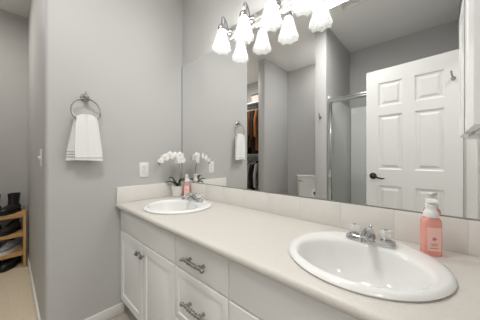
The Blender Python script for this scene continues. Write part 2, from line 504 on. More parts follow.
# ------------------------------------------------------------------ toilet
tl = thing('toilet', 'white two-piece toilet in the alcove seen in the mirror', 'toilet', (0.17, YF + 0.015, 0))
bm = NB()
def rr(cx, cy, w, d, z, p=4, n=32):
    out = []
    for k in range(n):
        a = 2 * PI * k / n
        c, s = math.cos(a), math.sin(a)
        out.append((cx + w / 2 * math.copysign(abs(c) ** (2 / p), c), cy + d / 2 * math.copysign(abs(s) ** (2 / p), s), z))
    return out
loft(bm, [rr(0, .105, .36, .15, .40), rr(0, .105, .41, .175, .46), rr(0, .105, .44, .19, .825)])
link('tank', bm, M_porc, tl)
bm = NB(); loft(bm, [rr(0, .108, .455, .205, .825), rr(0, .108, .465, .212, .835), rr(0, .108, .465, .212, .853), rr(0, .108, .44, .19, .863)])
link('tank_lid', bm, M_porc, tl)
bm = NB()
loft(bm, [rr(0, .34, .22, .46, 0, 3), rr(0, .34, .20, .42, .08, 3), rr(0, .36, .22, .42, .2, 2.5), rr(0, .40, .33, .52, .32, 2.3), rr(0, .43, .37, .54, .39, 2.2), rr(0, .43, .35, .52, .40, 2.2), rr(0, .44, .27, .40, .385, 2.1), rr(0, .44, .2, .3, .30, 2)])
link('bowl', bm, M_porc, tl)
bm = NB(); loft(bm, [rr(0, .43, .37, .50, .402, 2.2), rr(0, .43, .38, .51, .415, 2.2), rr(0, .43, .37, .50, .432, 2.2)])
link('seat_lid', bm, M_plastic, tl)
bm = NB(); lathe(bm, [(.012, 0), (.012, .012)], (-.15, .20, .765), 14, axis='y'); tube(bm, [(-.15, .215, .765), (-.08, .222, .757)], .006, 8)
o = link('flush_lever', bm, M_chrome, tl); o['label'] = 'chrome flush lever'

hp = thing('paper_holder', 'chrome toilet paper holder on the partition side beside the toilet', 'paper holder', (0.610, -1.66, 0.69))
bm = NB(); lathe(bm, [(.02, -.0005), (.02, -.008), (.008, -.012), (.008, -.035)], (0, .075, 0), 16, axis='x'); link('bracket', bm, M_chrome, hp); bm = NB()
lathe(bm, [(.02, -.0005), (.02, -.008), (.008, -.012), (.008, -.035)], (0, -.075, 0), 16, axis='x')
link('bracket', bm, M_chrome, hp)
bm = NB(); tube(bm, [(-.045, -.08, 0), (-.045, .08, 0)], .008, 12); 
for s in (-1, 1): ball(bm, (-.042, s * .075, 0), .013)
link('spindle', bm, M_bronze, hp)
bm = NB()
loft(bm, [[(-.045 - r * math.cos(2*PI*k/28), y, r * math.sin(2*PI*k/28)) for k in range(28)] for r, y in ((.02, -.05), (.052, -.05), (.052, .05), (.02, .05))], loop=True)
pr = link('paper_roll', bm, M_paper, loc=(0.610, -1.66, 0.69)); tag(pr, 'white toilet paper roll on the holder beside the toilet', 'toilet paper')
bm = NB()
loft(bm, [[(-.045 - r * math.cos(2*PI*k/24), y, r * math.sin(2*PI*k/24)) for k in range(24)] for r, y in ((.017, -.051), (.02, -.051), (.02, .051), (.017, .051))], loop=True)
o = link('core', bm, M_core, pr); o['label'] = 'brown cardboard core'

# ceiling vent
vt = thing('ceiling_vent', 'white louvred vent in the ceiling seen at top of the mirror', 'vent', (1.10, -1.27, H))
bm = NB()
for a in ((-.13, -.13, .13, -.105), (-.13, .105, .13, .13), (-.13, -.105, -.105, .105), (.105, -.105, .13, .105)):
    box(bm, (a[0], a[1], -.014), (a[2], a[3], -.0005), .003)
link('frame', bm, M_white, vt)
bm = NB()
for k in range(8):
    y = -.09 + k * .026
    loft(bm, [[(-.104, y, -.002), (-.104, y + .003, -.002), (-.104, y + .014, -.011), (-.104, y + .011, -.011)], [(.104, y, -.002), (.104, y + .003, -.002), (.104, y + .014, -.011), (.104, y + .011, -.011)]])
link('louvre', bm, M_white, vt)

# housings modelled around the added fill lamps, all out of view
def dome(name, loc, r, label):
    t = thing(name, label, 'lamp', loc)
    bm = NB(); lathe(bm, [(r, -.0005), (r, -.018), (r * .94, -.02), (r * .94, -.0005)], seg=32)
    link('rim', bm, M_white, t)
    return t
hl = dome('added_fill_lamp', (2.75, -1.1, 2.5), 0.18, 'added round fill lamp on the hall ceiling, out of view')
bm = NB(); lathe(bm, [(.165, -.02), (.15, -.045), (.10, -.065), (.02, -.073)], seg=32); link('diffuser', bm, M_lens, hl)
for nm_, loc_, lab_ in (('added_fill_lamp', (0.95, -0.98, H), 'added round fill lamp on the bathroom ceiling in front of the vanity, out of view'), ('added_fill_lamp', (-1.0, -1.70, H), 'added round fill lamp on the closet ceiling, out of view')):
    hl = dome(nm_, loc_, 0.18, lab_)
    bm = NB(); lathe(bm, [(.165, -.02), (.155, -.04), (.12, -.055), (.02, -.06)], seg=32); link('diffuser', bm, M_lens, hl)

dl = thing('added_downlight', 'small added fill light in the alcove ceiling above the toilet, out of view', 'lamp', (0.50, -2.12, H))  # added to brighten the toilet alcove, hidden behind the partition
bm = NB(); loft(bm, [[(r * math.cos(2*PI*k/28), r * math.sin(2*PI*k/28), z) for k in range(28)] for r, z in ((.065, -.0005), (.065, -.006), (.085, -.003), (.085, -.0005))], loop=True); link('trim', bm, M_white, dl)
bm = NB(); lathe(bm, [(.063, -.0005), (.063, -.004)], seg=28); link('lens', bm, M_lens, dl)

# ------------------------------------------------------------------ closet contents (seen in mirror): rods, shelves, clothes
def rod_shelf(z, label, label2, depth=0.36):
    t = thing('closet_shelf', label, 'shelf', (-1.1, YF, z))
    bm = NB(); box(bm, (-.645, .002, 0), (.64, depth, .022), .003)
    link('board', bm, M_white, t)
    bm = NB(); box(bm, (-.645, .001, -.04), (.64, .018, -.0005), .002); link('cleat', bm, M_white, t)
    r = thing('clothes_rail', label2, 'clothes rail', (-1.1, YF + .29, z - .055))
    bm = NB(); tube(bm, [(-.648, 0, 0), (.643, 0, 0)], .014, 14); link('bar', bm, M_chrome, r)
    for x in (-.6495, .6445):
        bm = NB(); lathe(bm, [(.024, 0), (.024, .006 if x < 0 else -.006)], (x, 0, 0), 18, axis='x'); link('flange', bm, M_chrome, r)
    return t
rod_shelf(2.20, 'upper white closet shelf with a pale storage box on it', 'chrome upper closet rail holding the jackets')
rod_shelf(1.20, 'lower white closet shelf below the jackets', 'chrome lower closet rail holding the shirts')

def garment(name, label, cat, x, zrail, length, width, m, coll, group, thick=.045):
    t = thing(name, label, cat, (x, YF + .29, zrail), group=group)
    bm = NB()
    tube(bm, [(0, .0185 * math.sin(a), .0185 * math.cos(a)) for a in [k * PI / 8 for k in range(-4, 7)]] + [(0, 0, -.05)], .0025, 6)
    tube(bm, [(0, -width * .46, -.12), (0, 0, -.048), (0, width * .46, -.12)], .006, 8)
    h = link('hanger', bm, M_white, t)
    bm = NB()
    n = 28
    rings = []
    for k in range(9):
        f = k / 8
        z = -.055 - f * length
        w = width * (0.22 + .80 * min(1, f * 5) ** .6) * (1 + .05 * f) / 2
        ring = []
        for q in range(n):
            a = 2 * PI * q / n
            yy = w * math.copysign(abs(math.cos(a)) ** .7, math.cos(a))
            xx = thick / 2 * math.sin(a) * (.5 + .5 * min(1, f * 3)) + .008 * f * math.sin(yy * 55 + x * 40)
            ring.append((xx, yy, z + .01 * math.sin(yy * 30 + x * 9)))
        rings.append(ring)
    loft(bm, rings)
    link('cloth', bm, m, t)
    for s in (-1, 1):
        bm = NB()
        tube(bm, [(0, s * width * .44, -.12), (.003, s * width * .56, -.30), (.004, s * width * .55, -.12 - length * .62)], [.024, .033, .028], 12)
        link('sleeve', bm, m, t)
    return t
GC = [((46, 44, 44), 'black'), ((176, 112, 62), 'tan brown'), ((60, 58, 60), 'charcoal'), ((120, 74, 44), 'chestnut brown'), ((44, 58, 44), 'dark green'), ((34, 34, 38), 'blue-black'),
      ((96, 60, 40), 'cocoa brown'), ((150, 148, 146), 'mid grey')]
def cloth_mat(i):
    return mat('garment_%s' % GC[i][1].replace(' ', '_'), GC[i][0], .85, bump=.5, bscale=90, spec=.2)
gm = [cloth_mat(i) for i in range(len(GC))]
xs_ = [-.62, -.70, -.78, -.86, -.94, -1.02, -1.10, -1.20]
for i, x in enumerate(xs_):
    garment('jacket', '%s jacket hanging from the upper closet rail' % GC[i][1], 'jacket', x, 2.145, .74 + .06 * (i % 3), .40, gm[i], None, 'jackets on the upper rail')
GC2 = [((60, 60, 62), 'slate'), ((184, 182, 180), 'pale grey'), ((36, 36, 36), 'jet black'), ((130, 130, 130), 'ash grey'), ((70, 66, 64), 'graphite'), ((198, 197, 195), 'off white'), ((52, 52, 56), 'iron grey')]
for i, x in enumerate([-.63, -.72, -.81, -.90, -.99, -1.08, -1.18]):
    m = mat('shirt_%d' % i, GC2[i][0], .9, bump=.4, bscale=90, spec=.2)
    garment('shirt', '%s shirt hanging from the lower closet rail' % GC2[i][1], 'shirt', x, 1.145, .62 + .05 * (i % 3), .38, m, None, 'shirts on the lower rail')
sb = thing('storage_box', 'pale storage box on the upper closet shelf seen in the mirror', 'box', (-.80, YF + .20, 2.2225))
bm = NB(); loft(bm, [rr(0, 0, .30, .24, 0, 8), rr(0, 0, .32, .26, .13, 8)]); link('body', bm, mat('box_fabric', (196, 190, 182), .9), sb)
bm = NB(); loft(bm, [rr(0, 0, .33, .27, .13, 8), rr(0, 0, .33, .27, .16, 8)]); o = link('lid', bm, mat('box_lid_dark', (86, 80, 76), .8), sb); o['label'] = 'dark lid'

# ------------------------------------------------------------------ shoe rack with shoes
RX0, RX1, RY0, RY1 = -1.725, -1.452, -1.60, -0.962
rk = thing('shoe_rack', 'light wooden three-shelf shoe rack on the closet carpet', 'shoe rack', ((RX0 + RX1) / 2, (RY0 + RY1) / 2, 0))
hx, hy = (RX1 - RX0) / 2, (RY1 - RY0) / 2
for sx in (-1, 1):
    for sy in (-1, 1):
        bm = NB(); x = sx * (hx - .011); y = sy * (hy - .011)
        box(bm, (x - .011, y - .011, 0), (x + .011, y + .011, .595), .003)
        link('post', bm, M_wood, rk)
SHZ = [.155, .352, .555]
for z in SHZ:
    bm = NB()
    for x in (-hx + .028, hx - .028):
        box(bm, (x - .006, -hy + .022, z - .03), (x + .006, hy - .022, z), .002)
    for k in range(5):
        x = -hx + .035 + k * (2 * hx - .07) / 4
        box(bm, (x - .016, -hy + .004, z), (x + .016, hy - .004, z + .010), .002)
    link('shelf', bm, M_wood, rk)

def shoe(name, label, cat, mu, ms, ml, boot=False, group=None, L=.27, soleh=.026):
    """toe points +x; sits on z=0"""
    t = thing(name, label, cat, group=group)
    def outline(x):    # half width of sole
        u = x / L
        w = .030 + .012 * math.sin(PI * min(1, max(0, (u - .25) / .75)) ** .9) + .004 * (1 - u)
        if u < .1: w *= math.sqrt(max(0, 1 - ((.1 - u) / .1) ** 2)) * .9 + .1
        if u > .82: w *= math.sqrt(max(0, 1 - ((u - .82) / .18) ** 2)) * .92 + .08
        return w
    N = 18
    bm = NB(); rings = []
    for k in range(N + 1):
        x = L * k / N; w = outline(x) * 1.06
        rings.append([(x, -w, .0), (x, w, 0), (x, w, soleh), (x, -w, soleh)])
    loft(bm, rings); link('sole', bm, ms, t)
    bm = NB(); rings = []
    for k in range(N + 1):
        u = k / N; x = L * (.01 + .98 * u); w = outline(x)
        if u < .4: h = .075 + .01 * (1 - u / .4)
        else:
            q = (u - .4) / .6; h = .045 + .036 * (1 - q) ** 1.4 - .02 * max(0, (q - .75) / .25) ** 2
        if u < .06: h *= .8
        ring = []
        n = 16
        for j in range(n):
            a = 2 * PI * j / n
            c, s = math.cos(a), math.sin(a)
            y = w * math.copysign(abs(c) ** .75, c) * (1 - .35 * max(0, s) if u < .55 else 1 - .2 * max(0, s))
            z = soleh - .004 + (h / 2) * (1 + math.copysign(abs(s) ** .75, s))
            ring.append((x, y, z))
        rings.append(ring)
    loft(bm, rings)
    link('upper', bm, mu, t)
    if boot:
        bm = NB(); rings = []
        for f, cx, rx, ry in ((.05, .085, .072, .034), (.09, .075, .060, .036), (.13, .07, .056, .038), (.175, .068, .060, .042), (.200, .067, .063, .044), (.200, .067, .056, .037), (.15, .068, .05, .032)):
            rings.append([(cx + rx * math.cos(2*PI*j/20), ry * math.sin(2*PI*j/20), f) for j in range(20)])
        loft(bm, rings); link('shaft', bm, mu, t)
    else:
        bm = NB()
        pts = [(.062 + .058 * math.cos(2*PI*j/20), .024 * math.sin(2*PI*j/20), soleh + .076 + (.01 * -math.cos(2*PI*j/20))) for j in range(20)]
        tube(bm, pts, .007, 8, closed=True)
        o = link('collar', bm, mu, t)
        bm = NB(); loft(bm, [[(.062 + .055 * math.cos(2*PI*j/20), .021 * math.sin(2*PI*j/20), soleh + dz) for j in range(20)] for dz in (.074, .078)])
        link('insole', bm, M_sole, t)
    bm = NB()
    for j in range(4):
        x = L * (.46 + .075 * j) - (.03 if boot else 0)
        u = x / L; q = max(0, (u - .4) / .6); z = soleh + .045 + .036 * (1 - q) ** 1.4 - .004 + (.012 if boot and j < 2 else 0)
        tube(bm, [(x, -.020, z - .006), (x, 0, z + .004), (x, .020, z - .006)], .0035, 6)
    link('laces', bm, ml, t)
    return t
protoB = shoe('ankle_boot', 'black leather ankle boot on the top shelf of the shoe rack', 'boot', M_black, M_sole, M_lace, True, 'boots on the top shelf', L=.25)
protoD = shoe('black_shoe', 'black shoe', 'shoe', M_black2, M_sole, M_lace, False, 'black shoes on the middle shelf', L=.25)
protoS = shoe('sneaker', 'grey sneaker', 'sneaker', M_sgrey, M_swhite, M_lace2, False, 'grey sneakers on the lowest shelf', L=.25, soleh=.034)
protoF = shoe('floor_shoe', 'dark shoe', 'shoe', M_black, M_sole, M_lace, False, 'dark shoes under the rack', L=.25)
protoF.name = 'black_shoe'
POSW = ['nearest the passage wall', 'second from the passage wall', 'third from the passage wall', 'farthest from the passage wall', 'fifth from the passage wall']
for proto, z, lab in ((protoB, .566, 'black leather ankle boot on top shelf of the shoe rack, %s'), (protoD, .363, 'black suede shoe on the middle shelf of the shoe rack, %s'),
                      (protoS, .166, 'grey sneaker with white sole on the lowest rack shelf, %s'), (protoF, .001, 'black shoe on the carpet under the shoe rack, %s')):
    for k in range(4):
        y = RY1 - .050 - k * .143
        loc = (RX0 + .045, y, z)
        rz = math.radians(-30 + random.uniform(-2, 2))
        if k == 0:
            proto.location = loc; proto.rotation_euler = (0, 0, rz); proto['label'] = lab % POSW[0]
        else:
            dup(proto, loc, (0, 0, rz), lab % POSW[k])

# ------------------------------------------------------------------ vanity
VD = 0.527
va = thing('vanity_cabinet', 'long white vanity cabinet with raised panel doors and drawers under the counter', 'vanity', (0, 0, 0))
ZT, ZB = 0.779, 0.10
bm = NB()
VX0, VX1 = 0.003, XR - 0.003
box(bm, (VX0, -VD + .019, ZB), (VX1, -VD + .034, ZT))           # face frame sheet
box(bm, (VX0, -VD + .034, ZB), (VX0 + .016, -.003, ZT)); box(bm, (VX1 - .016, -VD + .034, ZB), (VX1, -.003, ZT))
box(bm, (VX0 + .016, -VD + .034, ZB), (VX1 - .016, -.003, ZB + .016))
for x in (.766, 1.147): box(bm, (x - .008, -VD + .034, ZB + .016), (x + .008, -.003, ZT - .2))
link('body', bm, M_cab, va, smooth=False)
bm = NB(); box(bm, (VX0, -VD + .085, 0.001), (VX1, -VD + .10, ZB)); link('toe_kick', bm, M_cab, va, smooth=False)

RP = [(.004, -.0), (.05, 0.0), (.056, -.006), (.062, -.006), (.085, -.001)]
RPD = [(.03, 0.0), (.034, -.0045), (.038, -.0045), (.054, -.0005)]
def front(name, x0, x1, z0, z1, prof, parent=va, loc=None):
    bm = NB()
    panel_slab(bm, (x0, -VD + .019, z0), (1, 0, 0), (0, 0, 1), (0, -1, 0), [0, x1 - x0], [0, z1 - z0], {(0, 0)} if prof else set(), .018, prof or [])
    # ease the outer front edges
    es = [e for e in bm.edges if all(abs(v.co.y - (-VD + .001)) < 1e-4 for v in e.verts) and e.is_boundary is False
          and (all(abs(v.co.x - x0) < 1e-4 for v in e.verts) or all(abs(v.co.x - x1) < 1e-4 for v in e.verts) or all(abs(v.co.z - z0) < 1e-4 for v in e.verts) or all(abs(v.co.z - z1) < 1e-4 for v in e.verts))]
    bmesh.ops.bevel(bm, geom=es, offset=.004, segments=2, profile=.5, affect='EDGES')
    return link(name, bm, M_cab, parent, smooth=True, angle=25)
ZL = 0.616      # line between the upper fronts and the doors
def knob(parent, x, z):
    bm = NB()
    lathe(bm, [(.006, 0), (.005, -.010), (.008, -.014), (.0155, -.018), (.0165, -.023), (.013, -.027), (.006, -.029)], (x, -VD + .001, z), 20, axis='y')
    ball(bm, (x, -VD - .029, z), .007)
    return link('knob', bm, M_gunmetal, parent)
def pull(parent, x, z):
    bm = NB(); y = -VD + .001
    for s in (-1, 1):
        tube(bm, [(x + s * .048, y, z), (x + s * .048, y - .018, z), (x + s * .046, y - .027, z)], [.008, .006, .007], 10)
        tube(bm, [(x, y - .028, z), (x + s * .018, y - .030, z), (x + s * .032, y - .028, z), (x + s * .05, y - .026, z), (x + s * .062, y - .027, z), (x + s * .073, y - .030, z)],
             [.008, .0062, .0058, .0088, .006, .009], 10)
        ball(bm, (x + s * .074, y - .030, z), .0098)
        for q in (.010, .026): lathe(bm, [(.0075, -.003), (.0098, 0), (.0075, .003)], (x + s * q, y - .029, z), 12, axis='x')
        ball(bm, (x + s * .048, y - .024, z + .007), .006)
    return link('handle', bm, M_gunmetal, parent)
G = .0036
front('drawer_front', .006, .766 - G, ZL + G, .771, None)
d1 = front('door', .006, .384 - G, ZB + .008, ZL - G, RP); knob(d1, .352, .552)
d2 = front('door', .384 + G, .766 - G, ZB + .008, ZL - G, RP); knob(d2, .416, .552)
d = front('drawer', .766 + G, 1.147 - G, ZL + G, .771, None); pull(d, .952, .690)
d = front('drawer', .766 + G, 1.147 - G, .362 + G, ZL - G, RPD); pull(d, .952, .488)
d = front('drawer', .766 + G, 1.147 - G, ZB + .008, .362 - G, RPD); pull(d, .952, .235)
front('drawer_front', 1.147 + G, 1.892, ZL + G, .771, None)
d3 = front('door', 1.147 + G, 1.52 - G, ZB + .008, ZL - G, RP); knob(d3, 1.488, .552)
d4 = front('door', 1.52 + G, 1.892, ZB + .008, ZL - G, RP); knob(d4, 1.552, .552)

# ------------------------------------------------------------------ countertop with sink holes
CZ = 0.8148
SINKS = [(0.415, -0.29), (1.53, -0.29)]
SA, SB = 0.230, 0.225
bm = NB()
pf_ = [(-.001, .78), (-.001, CZ)]
Rn = .0174
for k in range(13):
    a = PI / 2 + PI * k / 12
    pf_.append((-.56 + Rn + Rn * math.cos(a), CZ - Rn + Rn * math.sin(a)))
loft(bm, [[(x, y, z) for y, z in pf_] for x in (.0015, XR - .001)])
ct = link('countertop', bm, M_counter)
tag(ct, 'long beige laminate countertop with rounded front edge on the white vanity', 'countertop')
bmc = NB()
for cx, cy in SINKS:
    lathe(bmc, [(1, .70), (1, .90)], (cx, cy, 0), 64, sx=SA - .018, sy=SB - .018)
me = bpy.data.meshes.new('cut'); bmesh.ops.recalc_face_normals(bmc, faces=bmc.faces); bmc.to_mesh(me); bmc.free()
cut = bpy.data.objects.new('cut', me); COL.objects.link(cut)
md = ct.modifiers.new('holes', 'BOOLEAN'); md.operation = 'DIFFERENCE'; md.object = cut; md.solver = 'EXACT'
dg = bpy.context.evaluated_depsgraph_get()
nm = bpy.data.meshes.new_from_object(ct.evaluated_get(dg))
ct.modifiers.clear(); ct.data = nm
for p in nm.polygons: p.use_smooth = True
nm.set_sharp_from_angle(angle=math.radians(35))
bpy.data.objects.remove(cut); bpy.data.meshes.remove(me)

SZ = 0.932
bm = NB()
tw = .2065; x = 1.80
edges = [1.80 - k * tw for k in range(8, -1, -1)]
edges = [.022] + [e_ for e_ in edges if e_ > .06] + [XR - .002]
for a, b in zip(edges[:-1], edges[1:]):
    box(bm, (a + .0006, -.018, CZ + .0005), (b - .0006, -.0005, SZ), .0014)
bs = link('backsplash', bm, M_splash)
tag(bs, 'cream tiled backsplash strip along the bottom of the mirror', 'backsplash')
bm = NB(); box(bm, (.022, -.0165, CZ + .001), (XR - .003, -.001, SZ - .002)); o = link('grout', bm, M_groutline, bs)
bm = NB(); box(bm, (.0005, -.553, CZ + .0005), (.020, -.0005, SZ), .003)
ss = link('side_splash', bm, M_splash); tag(ss, 'cream side splash on the counter against the end wall below the outlet', 'backsplash')

# ------------------------------------------------------------------ sinks
def ell(cx, cy, a, b, z, n=64): return [(cx + a * math.cos(2*PI*k/n), cy + b * math.sin(2*PI*k/n), z) for k in range(n)]
def make_sink(loc, label):
    t = thing('sink', label, 'sink', loc, group=None)
    bm = NB()
    bo = -.048   # basin is set forward, faucet deck behind
    A, B = SA, SB
    a_, b_ = .184, .146
    rings = [ell(0, 0, A - .020, B - .020, -.004), ell(0, 0, A - .003, B - .003, .0008), ell(0, 0, A, B, .006), ell(0, 0, A - .004, B - .004, .012), ell(0, 0, A - .012, B - .012, .0155),
             ell(0, -.010, A - .022, B - .030, .0165), ell(0, bo + .004, a_ + .008, b_ + .010, .0165), ell(0, bo, a_, b_, .013), ell(0, bo, a_ - .005, b_ - .005, .004), ell(0, bo, a_ - .009, b_ - .009, -.014),
             ell(0, bo, a_ - .016, b_ - .015, -.05), ell(0, bo, a_ - .036, b_ - .030, -.09), ell(0, bo, a_ - .078, b_ - .062, -.120), ell(0, bo, .06, .05, -.132), ell(0, bo, .024, .024, -.136),
             ell(0, bo, .024, .024, -.144)]
    loft(bm, rings, cap0=False, cap1=True)
    # outer shell underneath, gives the bowl thickness
    out = [ell(0, 0, A - .020, B - .020, -.004), ell(0, bo, a_ + .004, b_ + .004, -.03), ell(0, bo, a_ - .006, b_ - .004, -.07), ell(0, bo, a_ - .03, b_ - .02, -.11), ell(0, bo, .09, .08, -.14), ell(0, bo, .03, .03, -.152)]
    loft(bm, out, cap0=False, cap1=True)
    bmesh.ops.remove_doubles(bm, verts=bm.verts, dist=1e-5)
    link('basin', bm, M_porc, t, angle=60)
    bm = NB(); lathe(bm, [(.0235, -.1385), (.0235, -.1325), (.019, -.1315), (.016, -.1345), (.006, -.133)], (0, bo, 0), 24)
    o = link('drain', bm, M_chrome, t); o['label'] = 'round chrome drain'
    return t
s1 = make_sink((*SINKS[0], CZ), 'oval white drop-in sink in the counter end beside the orchid')
s2 = make_sink((*SINKS[1], CZ), 'large oval white drop-in sink beside the coral soap bottle')

def make_faucet(loc, label):
    t = thing('faucet', label, 'faucet', loc)
    bm = NB()
    loft(bm, [rr(0, 0, .158, .052, 0, 5), rr(0, 0, .160, .054, .006, 5), rr(0, 0, .156, .050, .016, 5), rr(0, 0, .148, .042, .020, 5)])
    link('base', bm, M_chrome, t)
    bm = NB()
    path = bez((0, .004, .015), (0, .0, .050), (0, -.03, .056), (0, -.100, .040), 12)
    rings = []
    for i, p in enumerate(path):
        f = i / 12
        w = .019 - .006 * f; h = .016 - .005 * f
        tv = Vector(path[min(i+1, 12)]) - Vector(path[max(i-1, 0)]); tv.normalize()
        nrm = Vector((0, -tv.z, tv.y))
        rings.append([tuple(Vector(p) + Vector((1, 0, 0)) * w * math.cos(2*PI*k/16) + nrm * h * math.sin(2*PI*k/16)) for k in range(16)])
    loft(bm, rings)
    lathe(bm, [(.009, 0), (.011, -.004), (.011, -.014), (.008, -.014)], (0, -.094, .040), 16)
    link('spout', bm, M_chrome, t)
    for s in (-1, 1):
        bm = NB(); lathe(bm, [(.021, .018), (.019, .022), (.012, .024), (.010, .026)], (s * .052, .002, 0), 20)
        st = link('valve', bm, M_chrome, t)
        bm = NB(); lathe(bm, [(.014, .026), (.021, .029), (.0235, .034), (.0225, .048), (.019, .055), (.012, .0555)], (s * .052, .002, 0), 32, ribs=8, amp=.07)
        k = link('knob', bm, M_acryl, t); k['label'] = 'clear acrylic fluted knob'
        bm = NB(); lathe(bm, [(.008, .0556), (.008, .058), (.005, .059)], (s * .052, .002, 0), 16); link('cap', bm, M_chrome, k)
    bm = NB(); tube(bm, [(0, .019, .018), (0, .019, .050)], .0028, 8); ball(bm, (0, .019, .054), .006)
    link('lift_rod', bm, M_chrome, t)
    return t
make_faucet((SINKS[0][0], SINKS[0][1] + .132, CZ + .0158), 'chrome two-knob faucet on the sink beside the orchid')
make_faucet((SINKS[1][0] + .006, SINKS[1][1] + .126, CZ + .0158), 'chrome two-knob faucet on the large sink near the coral soap bottle')

# ------------------------------------------------------------------ mirror
MZ1 = 1.986
bm = NB(); box(bm, (.004, -.006, SZ + .0005), (XR - .004, -.0008, MZ1))
mr = link('wall_mirror', bm, M_mirror, smooth=False)
tag(mr, 'large frameless wall mirror above the backsplash', 'mirror')
bm = NB(); box(bm, (.004, -.0085, SZ + .0003), (XR - .004, -.0062, SZ + .006)); box(bm, (.004, -.0085, SZ + .0003), (.0005 + .004, -.0062, SZ + .01))
o = link('channel', bm, M_nickel, mr, smooth=False); o['label'] = 'thin grey metal bottom channel'
bm = NB(); box(bm, (.0005, -.0075, SZ + .0005), (.0038, -.0008, MZ1)); o = link('edge', bm, M_slot, mr, smooth=False); o['label'] = 'dark mirror edge at the corner'

# ------------------------------------------------------------------ vanity light
LZ = 2.03
lt = thing('vanity_light', 'white bar wall light with lit ribbed glass shades above the mirror', 'wall lamp', (0.945, 0, LZ))
bm = NB()
x0, x1 = -.37, .37
pfz = [(-.0008, -.042), (-.014, -.042), (-.016, -.034), (-.024, -.030), (-.024, -.012), (-.032, -.008), (-.032, .008), (-.024, .012), (-.024, .030), (-.016, .034), (-.014, .042), (-.0008, .042)]
loft(bm, [[(x, y, z) for y, z in pfz] for x in (x0, x1)])
link('backplate', bm, M_bar, lt, smooth=False)
ribs = 14
for i, (sx, sy) in enumerate(SHADES):
    x = sx - .945
    bm = NB()
    lathe(bm, [(.026, 0), (.024, -.006), (.012, -.012), (.009, -.02)], (x, -.031, 0), 18, axis='y')
    tube(bm, bez((x, -.04, 0), (x, -.05, .085), (x, -.105, .13), (x, sy, .02), 16), .0052, 8)
    tube(bm, bez((x, -.036, -.01), (x, -.075, .01), (x, -.08, .06), (x, -.066, .078), 10), .004, 8)
    lathe(bm, [(.006, .03), (.014, .022), (.026, .008), (.029, -.008), (.027, -.018)], (x, sy, 0), 20)
    a = link('arm', bm, M_chrome, lt); a['label'] = 'curved chrome arm with socket cap'
    bm = NB()
    prof = [(.0268, -.012), (.031, -.030), (.038, -.062), (.046, -.095), (.055, -.125), (.0625, -.148)]
    seg = 64
    def ring(r, z, f, off):
        o_ = []
        for k in range(seg):
            an = 2 * PI * k / seg
            rr_ = (r - off) * (1 + (.012 + .05 * f) * math.cos(ribs * an)) 
            zz = z - (.006 * f ** 3) * math.cos(ribs / 2 * an)
            o_.append((x + rr_ * math.cos(an), sy + rr_ * math.sin(an), zz))
        return o_
    n_ = len(prof)
    outer = [ring(r, z, j / (n_ - 1), 0) for j, (r, z) in enumerate(prof)]
    inner = [ring(r, z, j / (n_ - 1), .003) for j, (r, z) in enumerate(prof)][::-1]
    loft(bm, outer + inner, loop=True)
    s_ = link('lamp_shade', bm, M_shade, lt); s_['label'] = 'ribbed frosted glass bell shade, lit'
    bm = NB(); lathe(bm, [(.008, -.020), (.013, -.028), (.014, -.042), (.022, -.060), (.033, -.086), (.032, -.108), (.021, -.124), (.005, -.130)], (x, sy, 0), 20)
    link('bulb', bm, M_bulb, lt)

# ------------------------------------------------------------------ medicine cabinet on the right wall
mc = thing('wall_cabinet', 'white wall cabinet with a framed door at the right end of the mirror', 'cabinet', (XR, 0, 1.232))
fx = 1.792 - XR
bm = NB(); box(bm, (fx + .026, -.250, 0), (-.001, -.031, .51), .003); box(bm, (fx + .024, -.252, -.008), (-.001, -.030, 0), .003)
link('body', bm, M_cab, mc)
for y0, y1 in ((-.252, -.030),):
    bm = NB()
    panel_slab(bm, (fx + .0195, y1, .002), (0, -1, 0), (0, 0, 1), (-1, 0, 0), [0, y1 - y0], [0, .506], {(0, 0)}, .0195, [(.045, 0), (.047, -.003)])
    d = link('door', bm, M_cab, mc, smooth=False)
    bm = NB(); box(bm, (fx + .0197, y0 + .02, .03), (fx + .0259, y1 - .02, .48)); o = link('shade_spacer', bm, M_gap_shade, d)  # dark filler paints the shade into the gap behind the door

# ------------------------------------------------------------------ outlet and switch
def plate(name, label, cat, loc, rz):
    t = thing(name, label, cat, loc, (0, 0, rz))
    bm = NB(); box(bm, (-.036, -.006, -.058), (.036, -.0003, .058), .0025); link('cover', bm, M_plastic, t)
    return t
ot = plate('wall_outlet', 'white duplex outlet on the end wall left of the orchid', 'outlet', (0, -.352, 1.052), PI / 2)
for s in (-1, 1):
    bm = NB(); loft(bm, [[(p[0], y, p[2] ) for p in [(q[0], 0, q[1] + s * .021) for q in [(x_, z_) for x_, z_, _ in rr(0, 0, .034, .030, 0, 3, 24)]]] for y in (-.006, -.0085)])
    r_ = link('receptacle', bm, M_plastic, ot)
    bm = NB(); box(bm, (-.008, -.0091, s * .021 - .001), (-.006, -.0084, s * .021 + .008)); box(bm, (.006, -.0091, s * .021 - .001), (.008, -.0084, s * .021 + .007)); box(bm, (-.002, -.0091, s * .021 - .010), (.002, -.0084, s * .021 - .006))
    link('slots', bm, M_slot, r_)
bm = NB(); lathe(bm, [(.003, -.006), (.003, -.0072)], (0, 0, 0), 10, axis='y'); link('screw', bm, M_nickel, ot)
sw = plate('light_switch', 'white toggle light switch on the passage wall beyond the corner', 'light switch', (-.19, YW, 1.147), 0)
bm = NB(); box(bm, (-.005, -.018, -.004), (.005, -.005, .012), .001); link('toggle', bm, M_plastic, sw)

